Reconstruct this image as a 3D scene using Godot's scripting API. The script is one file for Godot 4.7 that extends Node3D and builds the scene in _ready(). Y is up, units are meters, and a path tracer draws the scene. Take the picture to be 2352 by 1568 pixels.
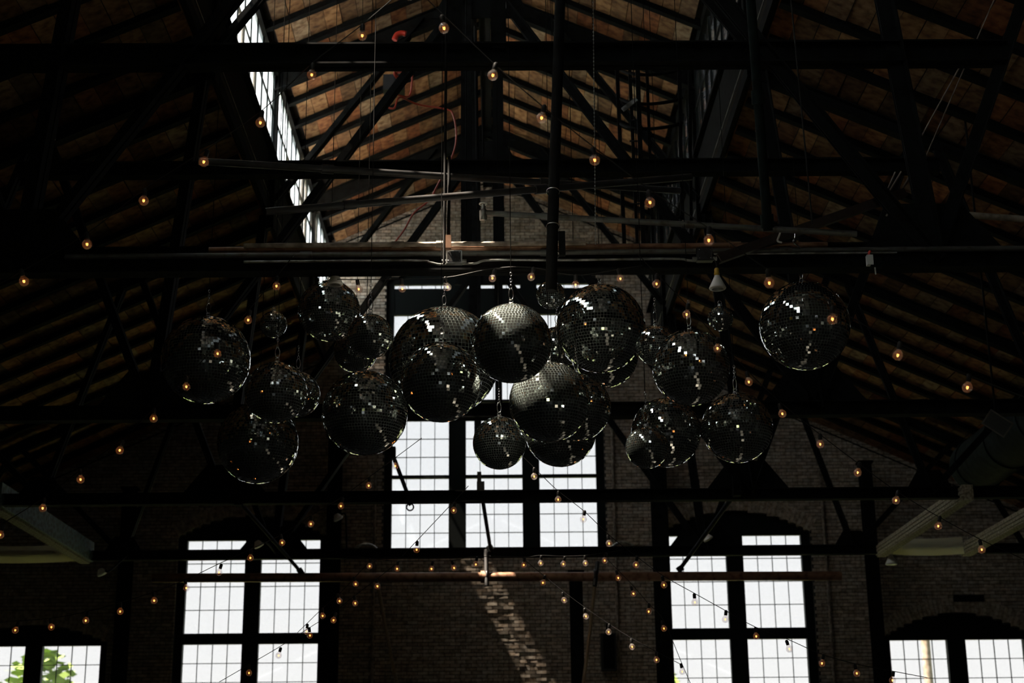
extends Node3D
# An old brick foundry hall: mirror balls hung under steel trusses, string lights, a glazed roof monitor and tall gable windows.

const F := 3550.0            # focal length in pixels of the 2352x1568 frame
const EYE := 1.6             # eye height in metres
const AX := -0.15            # x of the hall's axis
const WALL := 30.0           # distance to the gable wall
const MW := 3.3              # half width of the roof monitor
const CURB := 9.7 + EYE      # foot of the monitor glazing
const EAVE := 11.2 + EYE     # head of the monitor glazing
const PITCH := 0.45
const CHORD := 4.35 + EYE    # bottom chord of the trusses
const HALF := 12.6           # half width of the hall
const BACK := -9.0           # rear end of the hall, behind the camera
const TRUSS := [12.1, 17.1, 22.1, 27.2]

var cam_basis: Basis
var M := {}
var rng := RandomNumberGenerator.new()
var taken := {}

# ---------------------------------------------------------------- mesh builder
class MB:
	var v := PackedVector3Array()
	var n := PackedVector3Array()
	var c := PackedColorArray()
	var i := PackedInt32Array()
	var col := Color.WHITE
	func tri(a: int, b: int, d: int, nn: Vector3) -> void:
		if (v[b] - v[a]).cross(v[d] - v[a]).dot(nn) > 0.0:
			i.append_array([a, d, b])
		else:
			i.append_array([a, b, d])
	func quad(a: Vector3, b: Vector3, d: Vector3, e: Vector3, nn: Vector3) -> void:
		var k := v.size()
		v.append_array([a, b, d, e])
		n.append_array([nn, nn, nn, nn])
		c.append_array([col, col, col, col])
		tri(k, k + 1, k + 2, nn)
		tri(k, k + 2, k + 3, nn)
	func box(at: Vector3, s: Vector3, b := Basis(), skip_back := false) -> void:
		var x := b.x * s.x * 0.5
		var y := b.y * s.y * 0.5
		var z := b.z * s.z * 0.5
		quad(at + x - y - z, at + x + y - z, at + x + y + z, at + x - y + z, b.x.normalized())
		quad(at - x - y - z, at - x + y - z, at - x + y + z, at - x - y + z, -b.x.normalized())
		quad(at + y - x - z, at + y + x - z, at + y + x + z, at + y - x + z, b.y.normalized())
		quad(at - y - x - z, at - y + x - z, at - y + x + z, at - y - x + z, -b.y.normalized())
		quad(at + z - x - y, at + z + x - y, at + z + x + y, at + z - x + y, b.z.normalized())
		if not skip_back:
			quad(at - z - x - y, at - z + x - y, at - z + x + y, at - z - x + y, -b.z.normalized())
	func frame(a: Vector3, b: Vector3) -> Basis:   # z along the bar, x in the picture plane, y towards the viewer
		var d := (b - a).normalized()
		var ref := Vector3(0, 0, 1) if absf(d.z) < 0.7 else Vector3(0, 1, 0)
		var x := ref.cross(d).normalized()
		return Basis(x, d.cross(x), d)
	func bar(a: Vector3, b: Vector3, w: float, t: float) -> void:
		box((a + b) * 0.5, Vector3(w, t, a.distance_to(b)), frame(a, b))
	func ibeam(a: Vector3, b: Vector3, h: float, w: float, t := 0.016) -> void:   # flanges above and below, web between
		var f := frame(a, b)
		var m := (a + b) * 0.5
		var l := a.distance_to(b)
		box(m, Vector3(h, t, l), f)
		box(m + f.x * (h - t) * 0.5, Vector3(t, w, l), f)
		box(m - f.x * (h - t) * 0.5, Vector3(t, w, l), f)
	func angle(a: Vector3, b: Vector3, w: float, t := 0.012) -> void:   # a pair of angle irons back to back
		var f := frame(a, b)
		var m := (a + b) * 0.5
		var l := a.distance_to(b)
		for s in [-1.0, 1.0]:
			box(m + f.y * s * 0.02, Vector3(w, t, l), f)
			box(m + f.y * s * (0.02 + w * 0.35) - f.x * (w - t) * 0.5, Vector3(t, w * 0.7, l), f)
	func tube(p: Array, r: float, sides := 8, caps := true) -> void:
		var up := Vector3.ZERO
		var base := v.size()
		for k in p.size():
			var d: Vector3 = (p[mini(k + 1, p.size() - 1)] - p[maxi(k - 1, 0)]).normalized()
			if k == 0:
				up = d.cross(Vector3(0.31, 0.2, 0.93)).normalized()
			else:
				up = (up - d * up.dot(d)).normalized()
			var sd := d.cross(up)
			for s in sides:
				var a := TAU * s / sides
				var o := up * cos(a) + sd * sin(a)
				v.append(p[k] + o * r)
				n.append(o)
				c.append(col)
		for k in p.size() - 1:
			for s in sides:
				var a := base + k * sides + s
				var b := base + k * sides + (s + 1) % sides
				tri(a, b, b + sides, n[a])
				tri(a, b + sides, a + sides, n[a])
		if caps:
			for e in [0, p.size() - 1]:
				var d: Vector3 = (p[0] - p[1]).normalized() if e == 0 else (p[-1] - p[-2]).normalized()
				var k := v.size()
				v.append(p[e]); n.append(d); c.append(col)
				for s in sides:
					v.append(v[base + e * sides + s]); n.append(d); c.append(col)
				for s in sides:
					tri(k, k + 1 + s, k + 1 + (s + 1) % sides, d)
	func lathe(at: Vector3, prof: Array, sides := 20, b := Basis()) -> void:   # profile of Vector2(radius, height), smooth
		var base := v.size()
		for k in prof.size():
			var t: Vector2 = prof[mini(k + 1, prof.size() - 1)] - prof[maxi(k - 1, 0)]
			var nr := Vector2(t.y, -t.x).normalized()
			for s in sides:
				var a := TAU * s / sides
				v.append(at + b * Vector3(prof[k].x * cos(a), prof[k].y, prof[k].x * sin(a)))
				n.append(b * Vector3(nr.x * cos(a), nr.y, nr.x * sin(a)).normalized())
				c.append(col)
		for k in prof.size() - 1:
			for s in sides:
				var a := base + k * sides + s
				var e := base + k * sides + (s + 1) % sides
				var nn := n[a] + n[e + sides]
				if prof[k].x > 0.00001:
					tri(a, e, e + sides, nn)
				if prof[k + 1].x > 0.00001:
					tri(a, e + sides, a + sides, nn)
	func sphere(at: Vector3, r: float, rings := 12, sides := 20) -> void:
		var p := []
		for k in rings + 1:
			var a := -PI / 2 + PI * k / rings
			p.append(Vector2(maxf(r * cos(a), 0.0), r * sin(a)))
		lathe(at, p, sides)
	func torus(at: Vector3, r: float, t: float, b := Basis(), stretch := 1.0) -> void:   # a closed ring in the basis' xy plane
		var p := []
		for k in 21:
			var a := TAU * k / 20
			p.append(at + b * Vector3(r * cos(a), r * sin(a) * stretch, 0))
		tube(p, t, 6, false)
	func prism(poly: Array, z0: float, z1: float) -> void:   # convex outline in xy
		var cen := Vector2.ZERO
		for q in poly:
			cen += q / poly.size()
		for k in poly.size():
			var a: Vector2 = poly[k]
			var b: Vector2 = poly[(k + 1) % poly.size()]
			var o := Vector2(b.y - a.y, a.x - b.x).normalized()
			if o.dot((a + b) * 0.5 - cen) < 0:
				o = -o
			quad(Vector3(a.x, a.y, z0), Vector3(b.x, b.y, z0), Vector3(b.x, b.y, z1), Vector3(a.x, a.y, z1), Vector3(o.x, o.y, 0))
			for e in [[z0, -1.0], [z1, 1.0]]:
				var s := v.size()
				var nn := Vector3(0, 0, e[1] * signf(z1 - z0))
				v.append_array([Vector3(cen.x, cen.y, e[0]), Vector3(a.x, a.y, e[0]), Vector3(b.x, b.y, e[0])])
				n.append_array([nn, nn, nn])
				c.append_array([col, col, col])
				tri(s, s + 1, s + 2, nn)
	func mesh() -> ArrayMesh:
		var a := []
		a.resize(Mesh.ARRAY_MAX)
		a[Mesh.ARRAY_VERTEX] = v
		a[Mesh.ARRAY_NORMAL] = n
		a[Mesh.ARRAY_COLOR] = c
		a[Mesh.ARRAY_INDEX] = i
		var m := ArrayMesh.new()
		m.add_surface_from_arrays(Mesh.PRIMITIVE_TRIANGLES, a)
		return m

# ---------------------------------------------------------------- node helpers
func numbered(called: String) -> String:
	var k: int = taken.get(called, 0)
	taken[called] = k + 1
	return called if k == 0 else "%s_%03d" % [called, k]

func put(mesh: Mesh, called: String, mat: Material, parent: Node = null, at := Vector3.ZERO, label := "") -> MeshInstance3D:
	var o := MeshInstance3D.new()
	o.mesh = mesh
	o.material_override = mat
	if parent == null:
		o.name = numbered(called)
		add_child(o)
	else:
		o.name = called
		parent.add_child(o, true)
	o.position = at
	if label != "":
		o.set_meta("label", label)
	return o

func part(mb: MB, called: String, mat: Material, parent: Node = null, label := "") -> MeshInstance3D:
	return put(mb.mesh(), called, mat, parent, Vector3.ZERO, label)

func thing(called: String, label: String, category: String, at := Vector3.ZERO, group := "") -> Node3D:
	var o := Node3D.new()
	o.name = numbered(called)
	add_child(o)
	o.position = at
	tag(o, label, category, group)
	return o

func tag(o: Node, label: String, category := "", group := "", kind := "") -> Node:
	if label != "": o.set_meta("label", label)
	if category != "": o.set_meta("category", category)
	if group != "": o.set_meta("group", group)
	if kind != "": o.set_meta("kind", kind)
	return o

func setting(called: String, label: String, category: String) -> Node3D:
	var o := thing(called, label, category)
	o.set_meta("kind", "structure")
	return o

func P(px: float, py: float, depth: float) -> Vector3:      # the point of a plane parallel to the gable wall
	var d := cam_basis * Vector3((px - 1176.0) / F, (784.0 - py) / F, -1.0)
	return Vector3(0, EYE, 0) + d * (depth / -d.z)

func PC(px: float, py: float, zc: float) -> Vector3:        # the point at a distance along the lens axis
	return Vector3(0, EYE, 0) + cam_basis * (Vector3((px - 1176.0) / F, (784.0 - py) / F, -1.0) * zc)

func roof_y(x: float) -> float:                             # underside of the lower roofs
	return 10.3 + EYE - PITCH * absf(x - AX)

func top_y(x: float) -> float:                              # underside of the monitor roof
	return EAVE + PITCH * (MW - absf(x - AX))

# ---------------------------------------------------------------- materials
func noise_tex(freq: float, ramp: Array, seed_: int, size := 256, octaves := 4) -> NoiseTexture2D:
	var nz := FastNoiseLite.new()
	nz.seed = seed_
	nz.frequency = freq
	nz.fractal_octaves = octaves
	var g := Gradient.new()
	var offs := PackedFloat32Array()
	var cols := PackedColorArray()
	for r in ramp:
		offs.append(r[0])
		cols.append(r[1])
	g.offsets = offs
	g.colors = cols
	var t := NoiseTexture2D.new()
	t.width = size
	t.height = size
	t.seamless = true
	t.noise = nz
	t.color_ramp = g
	return t

func mat(called: String, col: Color, rough := 0.7, metal := 0.0, tex: Texture2D = null, scale := 1.0, vc := false) -> StandardMaterial3D:
	var m := StandardMaterial3D.new()
	m.resource_name = called
	m.albedo_color = col.linear_to_srgb()        # the values below are linear base colours
	m.roughness = rough
	m.metallic = metal
	m.vertex_color_use_as_albedo = vc
	if tex:
		m.albedo_texture = tex
		m.uv1_triplanar = true
		m.uv1_world_triplanar = true
		m.uv1_scale = Vector3.ONE * scale
	M[called] = m
	return m

func glass(called: String, col: Color, alpha: float, rough := 0.02) -> StandardMaterial3D:
	var m := StandardMaterial3D.new()
	m.resource_name = called
	m.albedo_color = Color(col.linear_to_srgb(), alpha)
	m.transparency = BaseMaterial3D.TRANSPARENCY_ALPHA
	m.roughness = rough
	M[called] = m
	return m

func materials() -> void:
	var grime := noise_tex(0.02, [[0.0, Color(0.45, 0.42, 0.4)], [0.45, Color(0.8, 0.79, 0.77)], [0.7, Color(1, 1, 1)]], 3, 512, 5)
	var rusty := noise_tex(0.03, [[0.0, Color(0.55, 0.42, 0.34)], [0.4, Color(0.9, 0.88, 0.86)], [1.0, Color(1, 1, 1)]], 9, 256, 4)
	mat("steel", Color(0.011, 0.012, 0.0125), 0.75, 0.0, rusty, 0.7)
	M.steel.metallic_specular = 0.16
	mat("steel_brown", Color(0.045, 0.03, 0.024), 0.6, 0.0, rusty, 0.7)
	mat("pipe", Color(0.16, 0.17, 0.17), 0.34, 0.6, rusty, 0.9)
	mat("pipe_dark", Color(0.04, 0.042, 0.045), 0.35, 0.3, rusty, 0.9)
	mat("pipe_copper", Color(0.30, 0.17, 0.11), 0.4, 0.5, rusty, 0.9)
	mat("lagging", Color(0.34, 0.29, 0.24), 0.8, 0.0, grime, 0.6)
	mat("galvanised", Color(0.5, 0.52, 0.52), 0.35, 0.8, grime, 0.8)
	mat("chrome", Color(0.8, 0.8, 0.8), 0.15, 1.0)
	mat("mirror", Color(0.80, 0.85, 0.82), 0.03, 0.985)      # a little dust on the mirrors
	mat("joint", Color(0.165, 0.19, 0.183), 0.6)
	mat("brick", Color(1, 1, 1), 0.85, 0.0, noise_tex(0.035, [[0.0, Color(0.5, 0.46, 0.43)], [0.4, Color(0.85, 0.83, 0.8)], [0.8, Color(1, 1, 1)]], 21, 512, 5), 0.45, true)
	mat("mortar", Color(0.05, 0.045, 0.04), 0.95, 0.0, grime, 0.5)
	mat("tile", Color(1, 1, 1), 0.9, 0.0, noise_tex(0.022, [[0.0, Color(0.35, 0.3, 0.27)], [0.35, Color(0.75, 0.68, 0.62)], [0.6, Color(0.95, 0.93, 0.9)], [1.0, Color(1, 1, 1)]], 33, 512, 5), 0.55, true)
	mat("roof_slab", Color(0.05, 0.04, 0.035), 0.95)
	mat("roof_top", Color(0.68, 0.63, 0.57), 0.9, 0.0, grime, 0.2)
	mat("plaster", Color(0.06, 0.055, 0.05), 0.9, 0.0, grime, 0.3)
	mat("concrete", Color(0.04, 0.039, 0.037), 0.7, 0.0, grime, 0.25)
	mat("sash", Color(0.007, 0.010, 0.010), 0.6)
	M.sash.metallic_specular = 0.25
	mat("timber", Color(0.52, 0.48, 0.39), 0.8, 0.0, noise_tex(0.05, [[0.0, Color(0.4, 0.36, 0.3)], [0.5, Color(0.8, 0.77, 0.72)], [1.0, Color(1, 1, 1)]], 41), 1.4)
	mat("board", Color(0.80, 0.79, 0.64), 0.8)
	M.board.backlight_enabled = true
	M.board.backlight = Color(1.0, 0.96, 0.78)
	mat("blue_board", Color(0.12, 0.19, 0.22), 0.7, 0.0, grime, 0.9)
	mat("black", Color(0.012, 0.012, 0.013), 0.55)
	mat("cord", Color(0.01, 0.01, 0.01), 0.7)
	mat("red_cord", Color(0.33, 0.035, 0.015), 0.45)
	mat("red", Color(0.5, 0.03, 0.015), 0.4)
	mat("yellow", Color(0.55, 0.36, 0.03), 0.5)
	mat("white", Color(0.7, 0.7, 0.66), 0.45)
	mat("rope", Color(0.17, 0.12, 0.065), 0.9)
	mat("duct", Color(0.013, 0.021, 0.021), 0.7, 0.0, grime, 0.6)
	M.duct.metallic_specular = 0.2
	mat("leaf", Color(0.16, 0.25, 0.04), 0.7)
	mat("bark", Color(0.12, 0.09, 0.06), 0.9)
	mat("lawn", Color(0.05, 0.07, 0.017), 0.9, 0.0, grime, 0.15)
	mat("panel", Color(0.03, 0.04, 0.045), 0.3)
	glass("pane", Color(0.30, 0.31, 0.31), 0.505)
	glass("pane_clear", Color(0.6, 0.62, 0.62), 0.30)
	glass("pane_grime", Color(0.50, 0.54, 0.57), 0.56)
	glass("pane_dirty", Color(0.36, 0.40, 0.43), 0.66)
	glass("pane_dull", Color(0.26, 0.29, 0.31), 0.74)
	M.pane_grime.backlight_enabled = true
	M.pane_grime.backlight = Color(0.60, 0.65, 0.70)
	M.pane_dirty.backlight_enabled = true
	M.pane_dirty.backlight = Color(0.55, 0.60, 0.65)
	M.pane_dull.backlight_enabled = true
	M.pane_dull.backlight = Color(0.5, 0.55, 0.6)
	glass("pane_painted", Color(0.05, 0.055, 0.055), 0.85)
	glass("bulb", Color(0.95, 0.93, 0.90), 0.15)
	var fil := mat("filament", Color(1.0, 0.45, 0.12), 0.5)
	fil.emission_enabled = true
	fil.emission = Color(1.0, 0.56, 0.26)
	fil.emission_energy_multiplier = 2.0

# ---------------------------------------------------------------- camera, sky, sun
func view_and_light() -> void:
	var dz := Vector3((1147.0 - 1176.0) / F, -(1860.0 - 784.0) / F, -1.0)
	var rx := Vector3(1.0, 0.007, dz.x + 0.007 * dz.y).normalized()
	var zw := -dz.normalized()
	var yw := zw.cross(rx).normalized()
	cam_basis = Basis(rx, yw, zw).transposed()
	var cam := Camera3D.new()
	cam.name = "camera"
	add_child(cam)
	cam.transform = Transform3D(cam_basis, Vector3(0, EYE, 0))
	cam.near = 0.1
	cam.far = 400.0
	var at := CameraAttributesPhysical.new()
	at.frustum_focal_length = 35.0 * F / 1568.0
	at.frustum_focus_distance = 12.8
	at.exposure_aperture = 3.6
	at.frustum_far = 400.0
	cam.attributes = at
	cam.fov = rad_to_deg(2.0 * atan(784.0 / F))
	cam.current = true

	var sky := ProceduralSkyMaterial.new()
	sky.sky_top_color = Color(0.85, 0.89, 0.93)
	sky.sky_horizon_color = Color(0.99, 0.985, 0.975)
	sky.sky_curve = 0.25
	sky.sun_curve = 0.25
	sky.sun_angle_max = 40.0
	sky.ground_horizon_color = Color(0.8, 0.8, 0.78)
	sky.ground_bottom_color = Color(0.3, 0.32, 0.25)
	sky.energy_multiplier = 1.1
	var env := Environment.new()
	env.background_mode = Environment.BG_SKY
	env.sky = Sky.new()
	env.sky.sky_material = sky
	env.tonemap_mode = Environment.TONE_MAPPER_LINEAR
	env.tonemap_exposure = 3.9
	env.sdfgi_enabled = true
	env.ssao_enabled = true
	env.ssil_enabled = true
	var we := WorldEnvironment.new()
	we.name = "world_environment"
	we.environment = env
	add_child(we)

	var sun := DirectionalLight3D.new()
	sun.name = "sun"
	add_child(sun)
	sun.light_color = Color(1.0, 0.93, 0.84)
	sun.light_energy = 14.0
	sun.light_angular_distance = 0.6
	sun.shadow_enabled = true
	sun.look_at_from_position(Vector3.ZERO, Vector3(0.45, -0.86, -0.07), Vector3(0, 0, 1))

# ---------------------------------------------------------------- gable wall with its windows
var openings := []

func opening(px0: float, px1: float, pref: float, apex: float, spring: float, bottom: float) -> Dictionary:
	var mid := (px0 + px1) * 0.5
	var o := {"x0": P(px0, pref, WALL).x, "x1": P(px1, pref, WALL).x, "spring": P(mid, spring, WALL).y, "apex": P(mid, apex, WALL).y, "bottom": maxf(P(mid, bottom, WALL).y, 1.0), "mid": mid, "pref": pref}
	openings.append(o)
	return o

func half_at(o: Dictionary, y: float) -> float:      # half of the opening's width at a height, or -1
	if y < o.bottom or y > o.apex: return -1.0
	var h: float = (o.x1 - o.x0) * 0.5
	return h if y <= o.spring else h * sqrt(maxf(0.0, 1.0 - (y - o.spring) / (o.apex - o.spring)))

func spans(y: float, lo: float, hi: float) -> Array:  # solid stretches of the wall at a height
	var out := [[lo, hi]]
	for o in openings:
		var h := half_at(o, y)
		if h <= 0.0: continue
		var m: float = (o.x0 + o.x1) * 0.5
		var nxt := []
		for s in out:
			if m + h <= s[0] or m - h >= s[1]:
				nxt.append(s)
				continue
			if m - h > s[0]: nxt.append([s[0], m - h])
			if m + h < s[1]: nxt.append([m + h, s[1]])
		out = nxt
	return out

func wall_limit(y: float) -> float:                   # half width of the gable at a height
	var low := (10.3 + EYE + 0.2 - y) / PITCH
	if low >= MW + 0.1: return minf(HALF, low)
	return minf(MW + 0.1, (EAVE + PITCH * MW + 0.2 - y) / PITCH)

func brick_col() -> Color:
	var k := rng.randf_range(0.65, 1.15)
	var w := rng.randf_range(-0.02, 0.03)
	return Color((0.53 + w) * k, 0.46 * k, (0.385 - w * 0.6) * k)

func gable_wall() -> void:
	var specs := [
		{"o": opening(405, 748, 1340, 1183, 1232, 1880), "cols": [[424, 559], [596, 732]], "sash": [[1238, 1452, 4], [1477, 1836, 8]], "pref": 1340.0,
			"label": "tall arched steel window with two columns of lights below the cluster of three stacked mirror balls"},
		{"o": opening(1520, 1868, 1340, 1173, 1222, 1880), "cols": [[1540, 1673], [1712, 1848]], "sash": [[1227, 1440, 4], [1466, 1826, 8]], "pref": 1340.0,
			"label": "tall arched steel window under the brick arch, crossed by the end of the copper pipe"},
		{"o": opening(880, 1392, 1200, 600, 640, 1272), "cols": [[898, 1030], [1070, 1201], [1241, 1373]], "sash": [[648, 658, 1], [718, 914, 4], [920, 1087, 4], [1094, 1262, 4]], "pref": 1200.0,
			"label": "high gable window of three columns of lights behind the mirror balls"},
		{"o": opening(-104, 244, 1520, 1436, 1477, 1880), "cols": [[-84, 52], [92, 226]], "sash": [[1482, 1842, 8]], "pref": 1520.0,
			"label": "low arched window with trees showing through its bottom row of lights"},
		{"o": opening(2033, 2380, 1520, 1407, 1462, 1880), "cols": [[2050, 2183], [2225, 2360]], "sash": [[1467, 1827, 8]], "pref": 1520.0,
			"label": "low arched window beside a pale pole standing outside"},
	]
	var w := setting("wall_back", "brown brick gable wall with arched windows", "wall")
	var z0 := -WALL
	# mortar body in courses, so that it follows the openings
	var body := MB.new()
	var y := 0.0
	var top := EAVE + PITCH * MW + 0.2
	while y < top - 0.01:
		var step := 0.5 if y < 0.9 else 0.068
		var lim := wall_limit(y + step)
		if lim > 0.05:
			for s in spans(y + step * 0.5, AX - lim, AX + lim):
				body.box(Vector3((s[0] + s[1]) * 0.5, y + step * 0.5, z0 - 0.2), Vector3(s[1] - s[0], step, 0.4))
		y += step
	part(body, "mortar_body", M.mortar, w)
	# bricks: those of the best lit stretch one by one, the rest joined
	var rest := MB.new()
	var variants := []
	for k in 8:
		var b := MB.new()
		b.col = brick_col()
		b.box(Vector3.ZERO, Vector3(1, 1, 1), Basis(), true)
		variants.append(b.mesh())
	var singles := 0
	var course := 0
	y = 2.65
	while y < top - 0.1:
		var lim := minf(wall_limit(y + 0.068), 10.9)
		if lim > 0.15:
			for s in spans(y + 0.03, AX - lim, AX + lim):
				var x: float = floorf(s[0] / 0.205) * 0.205 - (0.1 if course % 2 else 0.0)
				while x < s[1]:
					var a := maxf(x, s[0])
					var e := minf(x + 0.194, s[1])
					if e - a > 0.03:
						var cen := Vector3((a + e) * 0.5, y + 0.029 + rng.randf_range(-0.002, 0.002), z0 + 0.006 + rng.randf_range(-0.006, 0.007))
						var size := Vector3(e - a, 0.055 + rng.randf_range(-0.003, 0.003), 0.024)
						var b := Basis(Vector3(0, 1, 0), rng.randf_range(-0.03, 0.03)) * Basis(Vector3(1, 0, 0), rng.randf_range(-0.06, 0.06))
						if singles < 290 and cen.x > 2.15 and cen.x < 3.02 and cen.y < 8.2 and cen.y > 3.6 and e - a > 0.15:
							var o := put(variants[rng.randi() % 8], "brick", M.brick, w, cen)
							o.basis = b * Basis.from_scale(size)
							singles += 1
						else:
							rest.col = brick_col()
							rest.box(cen, size, b, true)
					x += 0.205
		y += 0.068
		course += 1
	tag(part(rest, "brick_courses", M.brick, w), "brown brick courses", "", "", "stuff")
	# header arches over the openings
	for k in specs.size():
		var o: Dictionary = specs[k].o
		if k == 2: continue
		var hw: float = (o.x1 - o.x0) * 0.5
		var m: float = (o.x0 + o.x1) * 0.5
		var rise: float = o.apex - o.spring
		var r := (hw * hw + rise * rise) / (2.0 * rise)
		var spread := asin(hw / r)
		var num := int(2.0 * spread * r / 0.075)
		for ring in 2:
			for q in num:
				var a := -spread + 2.0 * spread * (q + 0.5) / num
				var rr := r + 0.075 + ring * 0.14
				var cen := Vector3(m + sin(a) * rr, o.apex - r + cos(a) * rr, z0 + 0.018)
				var br := put(variants[rng.randi() % 8], "arch_brick", M.brick, w, cen)
				br.basis = Basis(Vector3(0, 0, 1), -a) * Basis.from_scale(Vector3(0.06, 0.13, 0.04))
	# thin conduits and steel wall posts
	for k in specs.size():
		gable_window(specs[k], k + 1)

func gable_window(sp: Dictionary, num: int) -> void:
	var o: Dictionary = sp.o
	var win := setting("window_%d" % num, sp.label, "window")
	var zf := -WALL - 0.16
	var fr := MB.new()
	# outer frame
	for x in [o.x0 + 0.035, o.x1 - 0.035]:
		fr.box(Vector3(x, (o.bottom + o.spring) * 0.5, zf), Vector3(0.07, o.spring - o.bottom, 0.12))
	fr.box(Vector3((o.x0 + o.x1) * 0.5, o.bottom + 0.03, zf + 0.02), Vector3(o.x1 - o.x0, 0.06, 0.2))
	part(fr, "frame", M.sash, win)
	var mid: float = o.mid
	var ytop: float = P(mid, sp.sash[0][0], WALL).y
	# arched head board
	var head := MB.new()
	var poly := []
	var hw: float = (o.x1 - o.x0) * 0.5
	poly.append(Vector2(o.x0 - 0.06, ytop))
	for k in 13:
		var x: float = -hw + 2.0 * hw * k / 12
		poly.append(Vector2((o.x0 + o.x1) * 0.5 + x * 1.06, o.spring + 0.09 + (o.apex - o.spring) * (1.0 - x * x / (hw * hw))))
	poly.append(Vector2(o.x1 + 0.06, ytop))
	head.prism(poly, zf - 0.05, zf + 0.05)
	part(head, "arch_head", M.sash, win)
	# mullions between the columns of lights
	var edges := []
	for c in sp.cols:
		edges.append([P(c[0], sp.pref, WALL).x, P(c[1], sp.pref, WALL).x])
	var prev: float = o.x0 + 0.07
	for k in edges.size() + 1:
		var e: float = edges[k][0] if k < edges.size() else o.x1 - 0.07
		if e - prev > 0.01:
			var mu := MB.new()
			mu.box(Vector3((prev + e) * 0.5, (o.bottom + ytop) * 0.5, zf), Vector3(e - prev, ytop - o.bottom, 0.14))
			part(mu, "mullion", M.sash, win)
		if k < edges.size(): prev = edges[k][1]
	var pane_mesh := BoxMesh.new()
	pane_mesh.size = Vector3.ONE
	var last: float = ytop
	for s in sp.sash:
		var y1: float = P(mid, s[0], WALL).y
		var y0: float = maxf(P(mid, s[1], WALL).y, o.bottom + 0.06)
		if last - y1 > 0.005:
			var tr := MB.new()
			tr.box(Vector3((o.x0 + o.x1) * 0.5, (last + y1) * 0.5, zf + 0.005), Vector3(o.x1 - o.x0, last - y1, 0.1))
			part(tr, "transom", M.sash, win)
		last = y0
		var ph: float = (y1 - y0) / s[2]
		for e in edges:
			var pw: float = (e[1] - e[0]) / 4.0
			var mt := MB.new()
			for q in range(1, 4):
				mt.box(Vector3(e[0] + pw * q, (y0 + y1) * 0.5, zf), Vector3(0.013, y1 - y0, 0.03))
			for q in range(1, s[2]):
				mt.box(Vector3((e[0] + e[1]) * 0.5, y0 + ph * q, zf), Vector3(e[1] - e[0], 0.013, 0.03))
			part(mt, "glazing_bars", M.sash, win)
			for qx in 4:
				for qy in s[2]:
					var p := put(pane_mesh, "pane", M.pane, win, Vector3(e[0] + pw * (qx + 0.5), y0 + ph * (qy + 0.5), zf - 0.012))
					p.scale = Vector3(pw, ph, 0.004)
	if last - o.bottom > 0.08:
		var ap := MB.new()
		ap.box(Vector3((o.x0 + o.x1) * 0.5, (last + o.bottom) * 0.5, zf), Vector3(o.x1 - o.x0, last - o.bottom, 0.1))
		part(ap, "bottom_rail", M.sash, win)

# ---------------------------------------------------------------- the rest of the shell
func shell() -> void:
	var ln := WALL + 0.4 - BACK
	var zc := -(WALL + 0.4 + BACK) * 0.5
	var f := MB.new()
	f.box(Vector3(AX, -0.15, zc), Vector3(HALF * 2 + 0.8, 0.3, ln))
	var fl := setting("floor", "bare concrete floor of the hall", "floor")
	part(f, "slab", M.concrete, fl)
	var eave := roof_y(AX + HALF)
	for s in [-1.0, 1.0]:
		var side := setting("wall_left" if s < 0 else "wall_right", "plain plastered long wall" if s < 0 else "plastered long wall with window openings facing the lawn", "wall")
		var b := MB.new()
		var xs: float = AX + s * (HALF + 0.2)
		# three tall openings in each long wall
		var ops := [[-5.0, -4.2]] if s > 0 else []
		var z := BACK
		for op in ops + [[WALL + 0.4, WALL + 0.4]]:
			b.box(Vector3(xs, eave * 0.5, -(z + op[0]) * 0.5), Vector3(0.4, eave, op[0] - z))
			if op[1] > op[0]:
				b.box(Vector3(xs, 0.9, -(op[0] + op[1]) * 0.5), Vector3(0.4, 1.8, op[1] - op[0]))
				b.box(Vector3(xs, (eave + 4.2) * 0.5, -(op[0] + op[1]) * 0.5), Vector3(0.4, eave - 4.2, op[1] - op[0]))
			z = op[1]
		part(b, "wall_body", M.plaster, side)
	var fw := setting("wall_front", "plain rear gable wall with a door opening", "wall")
	var b2 := MB.new()
	var zb := -BACK + 0.2
	b2.box(Vector3(AX - 6.7, eave * 0.5, zb), Vector3(11.8, eave, 0.4))
	b2.box(Vector3(AX + 6.7, eave * 0.5, zb), Vector3(11.8, eave, 0.4))
	b2.box(Vector3(AX, (2.4 + eave) * 0.5, zb), Vector3(1.6, eave - 2.4, 0.4))
	b2.prism([Vector2(AX - HALF, eave), Vector2(AX + HALF, eave), Vector2(AX + MW, roof_y(AX + MW)), Vector2(AX + MW, EAVE), Vector2(AX, EAVE + PITCH * MW), Vector2(AX - MW, EAVE), Vector2(AX - MW, roof_y(AX - MW))], zb - 0.2, zb + 0.2)
	part(b2, "wall_body", M.plaster, fw)
	roofs()

func tile_col() -> Color:
	var k := rng.randf_range(0.55, 1.4)
	var t := rng.randf()
	var c := Color(0.43, 0.245, 0.11).lerp(Color(0.50, 0.17, 0.055), clampf(t * 2.0 - 1.2, 0.0, 1.0)).lerp(Color(0.38, 0.30, 0.20), clampf(0.5 - t * 1.4, 0.0, 1.0) * 1.6)
	return Color(c.r * k, c.g * k, c.b * k)

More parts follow.
